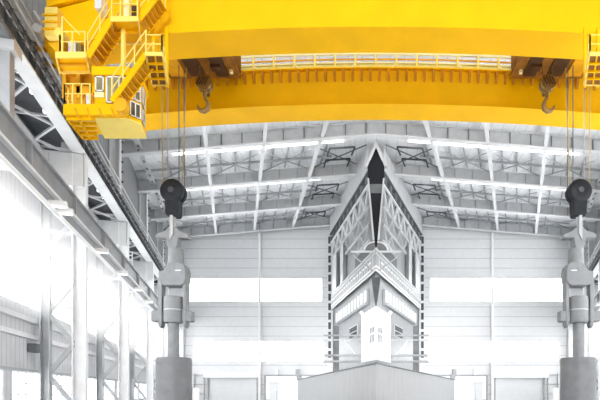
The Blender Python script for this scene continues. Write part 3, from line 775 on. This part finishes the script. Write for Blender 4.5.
# tie beam behind cab between girders, hanging frame on the left
MB().box((P(62,0,22).x, 22.0, e(14.1)), (P(92,0,22).x, 23.3, e(14.35))).build('end_frame', 'orange', CR)
MB().box((P(70,0,22).x, 22.0, e(13.2)), (P(92,0,22).x, 22.3, e(13.5))).build('end_frame', 'orange', CR)
MB().box((P(62,0,22).x, 22.32, e(12.6)), (P(94,0,22).x, 22.4, e(15.4))).build('end_panel', 'orange', CR)
for px in (64, 78, 91): MB().box((P(px,0,22).x-.08, 22.0, e(13.0)), (P(px,0,22).x+.08, 22.2, e(15.7))).build('end_post', 'orange', CR)
MB().box((-14.25, 21.5, e(15.35)), (-13.7, 21.86, e(16.6))).build('end_bracket', 'yellow_lt', CR)
for z in (15.6, 15.9, 16.2): MB().box((-14.3, 21.42, e(z)), (-13.68, 21.5, e(z)+.06)).build('end_rib', 'yellow', CR)

# ------------------------------------------------------------------ trolleys, hooks, lifting gear (both ends of the bridge)
def rope(parent, a, b, r=.03, m='grey'):
    return MB().tube([a, b], r, 8).build('rope', m, parent)
for MIR, side in SIDES:
    t = thing('hoist_trolley', f'shade-brown hoist trolley on the {side} half of the crane bridge between the girders', 'trolley', (-9.3, 25.5, e(17.35)), 'hoist trolleys')
    c = .25
    x0, x1 = -11.2, -7.35
    MB().box((x0, 23.6, e(17.35)-c), (x1, 27.2, e(17.55)-c)).build('frame', 'brown', t)
    MB().box((x0, 23.6, e(17.55)-c), (x1, 23.8, e(18.6)-c)).build('side_plate', 'brown', t); MB().box((x0, 27.1, e(17.55)-c), (x1, 27.25, e(18.6)-c)).build('side_plate', 'brown', t)
    for xa, xb, nm in ((-9.95, -9.15, 'darkbrown'), (-8.55, -7.9, 'darkbrown'), (-11.0, -10.2, 'orange')):
        MB().box((xa, 24.2, e(17.28)-c), (xb, 26.9, e(17.35)-c)).build('underside_plate', nm, t)
    MB().lathe((-9.2, 25.4, e(18.0)-c), [(.4, -1.6), (.4, 1.6)], 20, 'x').build('rope_drum', 'grey_d', t, smooth=True)
    MB().box((-7.75, 26.4, e(17.2)-c), (-7.6, 26.6, e(17.35)-c)).build('lug', 'cream', t)
    MB().box((-8.6, 25.9, e(17.15)-c), (-8.1, 26.3, e(17.35)-c)).build('gearbox', 'darkbrown', t)
    for xx in (x0+.5, x1-.5):
        for yy in (23.4, 27.75): MB().lathe((xx, yy, e(18.11)), [(.25, -.08), (.25, .08)], 18, 'y').build('wheel', 'darkbrown', t, smooth=True)
    # auxiliary hook
    Y = 26.0
    h = thing('crane_hook', f'small bronze hook block with open hook against the yellow girder on the {side}', 'hook block', P(205, 113, Y), 'small crane hooks')
    cen = P(204.5, 84, Y)
    rope(h, cen + Vector((-.25, 0, .3)), Vector((cen.x-.25, cen.y, e(17.03))), .025, 'bronze'); rope(h, cen + Vector((.25, 0, .3)), Vector((cen.x+.25, cen.y, e(17.03))), .025, 'bronze')
    MB().lathe(cen, [(.3, -.24), (.4, -.2), (.4, -.06), (.34, -.03), (.34, .03), (.4, .06), (.4, .2), (.3, .22)], 26, 'y').build('sheave', 'bronze', h, smooth=True)
    for yy in (-.27, .23):
        MB().prism([cen+Vector((-.2, yy, .1)), cen+Vector((.2, yy, .1)), cen+Vector((.2, yy, -.5)), cen+Vector((-.08, yy, -.5))], (0, .04, 0)).build('cheek_plate', 'bronze', h)
    for i in range(4):
        MB().bar(cen+Vector((-.32+.14*i, -.29, -.2)), cen+Vector((-.12+.14*i, -.29, .2)), .045, .03, up=(0,1,0)).build('guard_bar', 'darkbrown', h)
    pts = [P(px, py, Y) for px, py in ((205.3, 91), (204.8, 95), (205.4, 98.5), (207.5, 102), (208.4, 105.5), (207.4, 109.3), (204.3, 111.4), (200.8, 110.8), (198.4, 108.4), (197.6, 105))]
    MB().tube(pts, [.13, .1, .09, .1, .12, .135, .13, .11, .08, .03], 14).build('hook', 'bronze', h, smooth=True)
    # main hook block
    Y = 26.2; X = P(173.7, 0, Y).x
    def H(px, py, dy=0): return P(px, py, Y) + Vector((0, dy, 0))
    h = thing('main_hook', f'big charcoal hook block hanging on ropes under the {side} trolley', 'hook block', H(173.7, 252), 'main hook blocks')
    for px, pt, dy, m_ in ((164.3, 163.5, -.2, 'rope_y'), (166.4, 166.0, .2, 'grey'), (180.5, 180.5, -.2, 'grey_d'), (183, 182.6, .2, 'grey_d'), (182, 186.5, 0, 'rope_y')):
        a = H(px, 190, dy); b = P(pt, 60, Y); b.y = a.y; b.z = e(17.03)
        rope(h, a, b, .028, m_)
    r = 11.6/500*Y
    MB().lathe(H(173.7, 192.5), [(r*.55, -.36), (r*.9, -.33), (r, -.27), (r, -.05), (r*.9, -.03), (r*.9, .03), (r, .05), (r, .27), (r*.9, .33)], 36, 'y').build('sheave', 'hookdark', h, smooth=True)
    MB().lathe(H(173.7, 192.5), [(r*.25, -.42), (r*.25, .42)], 20, 'y').build('axle', 'dark', h, smooth=True)
    MB().prism([H(166.5,198,-.3), H(180.8,198,-.3), H(180.3,215.5,-.3), H(179,217.5,-.3), H(169,217.5,-.3), H(167.5,215.5,-.3)], (0, .6, 0)).build('housing', 'hookdark', h, bevel=.04)
    MB().lathe(H(173.6, 217), [(.13, 0), (.13, -.75), (.2, -.8), (.2, -.95)], 14).build('shank', 'grey', h, smooth=True)
    MB().prism([H(170.5,228,-.25), H(172.3,228.5,-.25), H(172.3,237,-.25), H(175,237,-.25), H(175,228.5,-.25), H(177.6,228,-.25), H(180,231.5,-.25), H(190,235.5,-.25), H(190,239,-.25), H(180,239.2,-.25), H(179,246,-.25), H(177.5,250,-.25), H(171,250,-.25), H(168.6,246,-.25), H(167.5,239.2,-.25), H(157.5,239,-.25), H(157.5,235.5,-.25), H(167.5,231.5,-.25)], (0, .5, 0)).build('ramshorn_hook', 'gripper', h, bevel=.04)
    MB().prism([H(172,217,-.3), H(175,217,-.3), H(175.3,235,-.3), H(171.8,242,-.3)], (0, .08, 0)).build('link_plate', 'grey', h)
    # lifting gripper
    g = thing('lifting_gripper', f'grey heavy lifting gripper hung below the {side} main hook', 'lifting gear', H(174, 357), 'heavy lifting grippers')
    w = Y/500
    MB().lathe(H(176, 271), [(8.2*w, 0), (7.6*w, 12*w), (7*w, 22*w)], 24).build('neck', 'gripper', g, smooth=True)
    MB().prism([H(161.5,273,-.4), H(168,271,-.4), H(171,264,-.4), H(184,264,-.4), H(187,267,-.4), H(188.5,272,-.4), H(188.3,281,-.4), H(186.5,285.5,-.4), H(183,287,-.4), H(167,287,-.4), H(163,285,-.4), H(161.5,281,-.4)], (0, .8, 0)).build('yoke', 'gripper', g, bevel=.06)
    MB().prism([H(178,271.8,-.42), H(184,271.8,-.42), H(183.5,272.6,-.42), H(178.5,272.6,-.42)], (0,.03,0)).build('nameplate', 'white', g)
    for pa, pb in ((159.8, 164.2), (184.3, 188.2)):
        MB().prism([H(pa,279,-.28), H(pb,279,-.28), H(pb-.3,325,-.28), H((pa+pb)/2,328.5,-.28), H(pa+.6,325,-.28)], (0, .5, 0)).build('side_arm', 'gripper', g, bevel=.03)
    MB().lathe(H(174, 323), [(9.4*w, 0), (9.8*w, 2*w), (9.8*w, 24*w), (9.2*w, 26*w)], 32).build('ring', 'gripper', g, smooth=True)
    MB().lathe(H(174, 311), [(9.95*w, 0), (9.95*w, 1.2*w)], 32).build('ring_band', 'grey', g, smooth=True)
    MB().box(H(153, 322, -.25), H(164.5, 311.5, .25)).build('lug', 'gripper', g, bevel=.05); MB().box(H(183.5, 322, -.25), H(193.3, 311.5, .25)).build('lug', 'gripper', g, bevel=.05)
    MB().lathe(H(173.4, 358), [(5.5*w, 0), (5.5*w, 36*w)], 24).build('shaft', 'gripper', g, smooth=True)
    MB().tube([H(174, 250), H(174, 262)], 5*w, 14).build('coupling', 'gripper', g, smooth=True)
    # drum on the floor
    c_ = H(174, 393); c_.z = 0
    d = thing('steel_drum', f'big dark grey steel cylinder on the floor under the {side} gripper', 'steel cylinder', c_, 'steel cylinders under the grippers')
    zt = P(0, 358, Y).z
    MB().lathe(c_, [(16.6*w, 0), (16.9*w, .1), (16.9*w, zt-.08), (16.2*w, zt)], 48).build('body', 'drum', d, smooth=True)
    for zz in (.9, zt-.35): MB().lathe(c_ + Vector((0,0,zz)), [(17.15*w, 0), (17.15*w, .06)], 48).build('band', 'drum', d, smooth=True)
MIR = False

# ------------------------------------------------------------------ light
W = bpy.data.worlds.new('World'); S.world = W; W.use_nodes = True
bg = W.node_tree.nodes['Background']; bg.inputs[0].default_value = (1, 1, 1, 1); bg.inputs[1].default_value = 1.0
def area(name, loc, rot, sx, sy, power, color=(1,1,1)):
    l = bpy.data.lights.new(name, 'AREA'); l.shape = 'RECTANGLE'; l.size = sx; l.size_y = sy; l.energy = power; l.color = color
    o = bpy.data.objects.new(name, l); COL.objects.link(o); o.location = loc; o.rotation_euler = rot
    return o

sl = bpy.data.lights.new('low_sun', 'SUN'); sl.energy = 1.3; sl.angle = math.radians(14)
so = bpy.data.objects.new('low_sun', sl); COL.objects.link(so); so.rotation_euler = (math.radians(90-4), 0, 0)
# ------------------------------------------------------------------ added haze boxes imitating glare bloom at the glazing
for MIR, side in SIDES:
    FR = WALL
    hz = MB().box((-2.5, -13, e(4.2)), (-.0, 42, e(9.4))).build('haze', 'glare_haze')
    tag(hz, f'added haze imitating glare bloom in front of the {side} wall glazing', 'haze', kind='stuff')
FR = I4; MIR = False

# ------------------------------------------------------------------ camera
cd = bpy.data.cameras.new('Camera'); co = bpy.data.objects.new('Camera', cd); COL.objects.link(co)
co.location = (0, 0, EYE); co.rotation_euler = (math.pi/2, 0, 0)
cd.sensor_width = 36; cd.lens = 30
cd.shift_x = -76/600; cd.shift_y = 193/600
cd.clip_end = 500
S.camera = co
S.view_settings.view_transform = 'Standard'; S.view_settings.look = 'None'
S.view_settings.gamma = 1; S.view_settings.use_curve_mapping = False
S.view_settings.exposure = 0.5
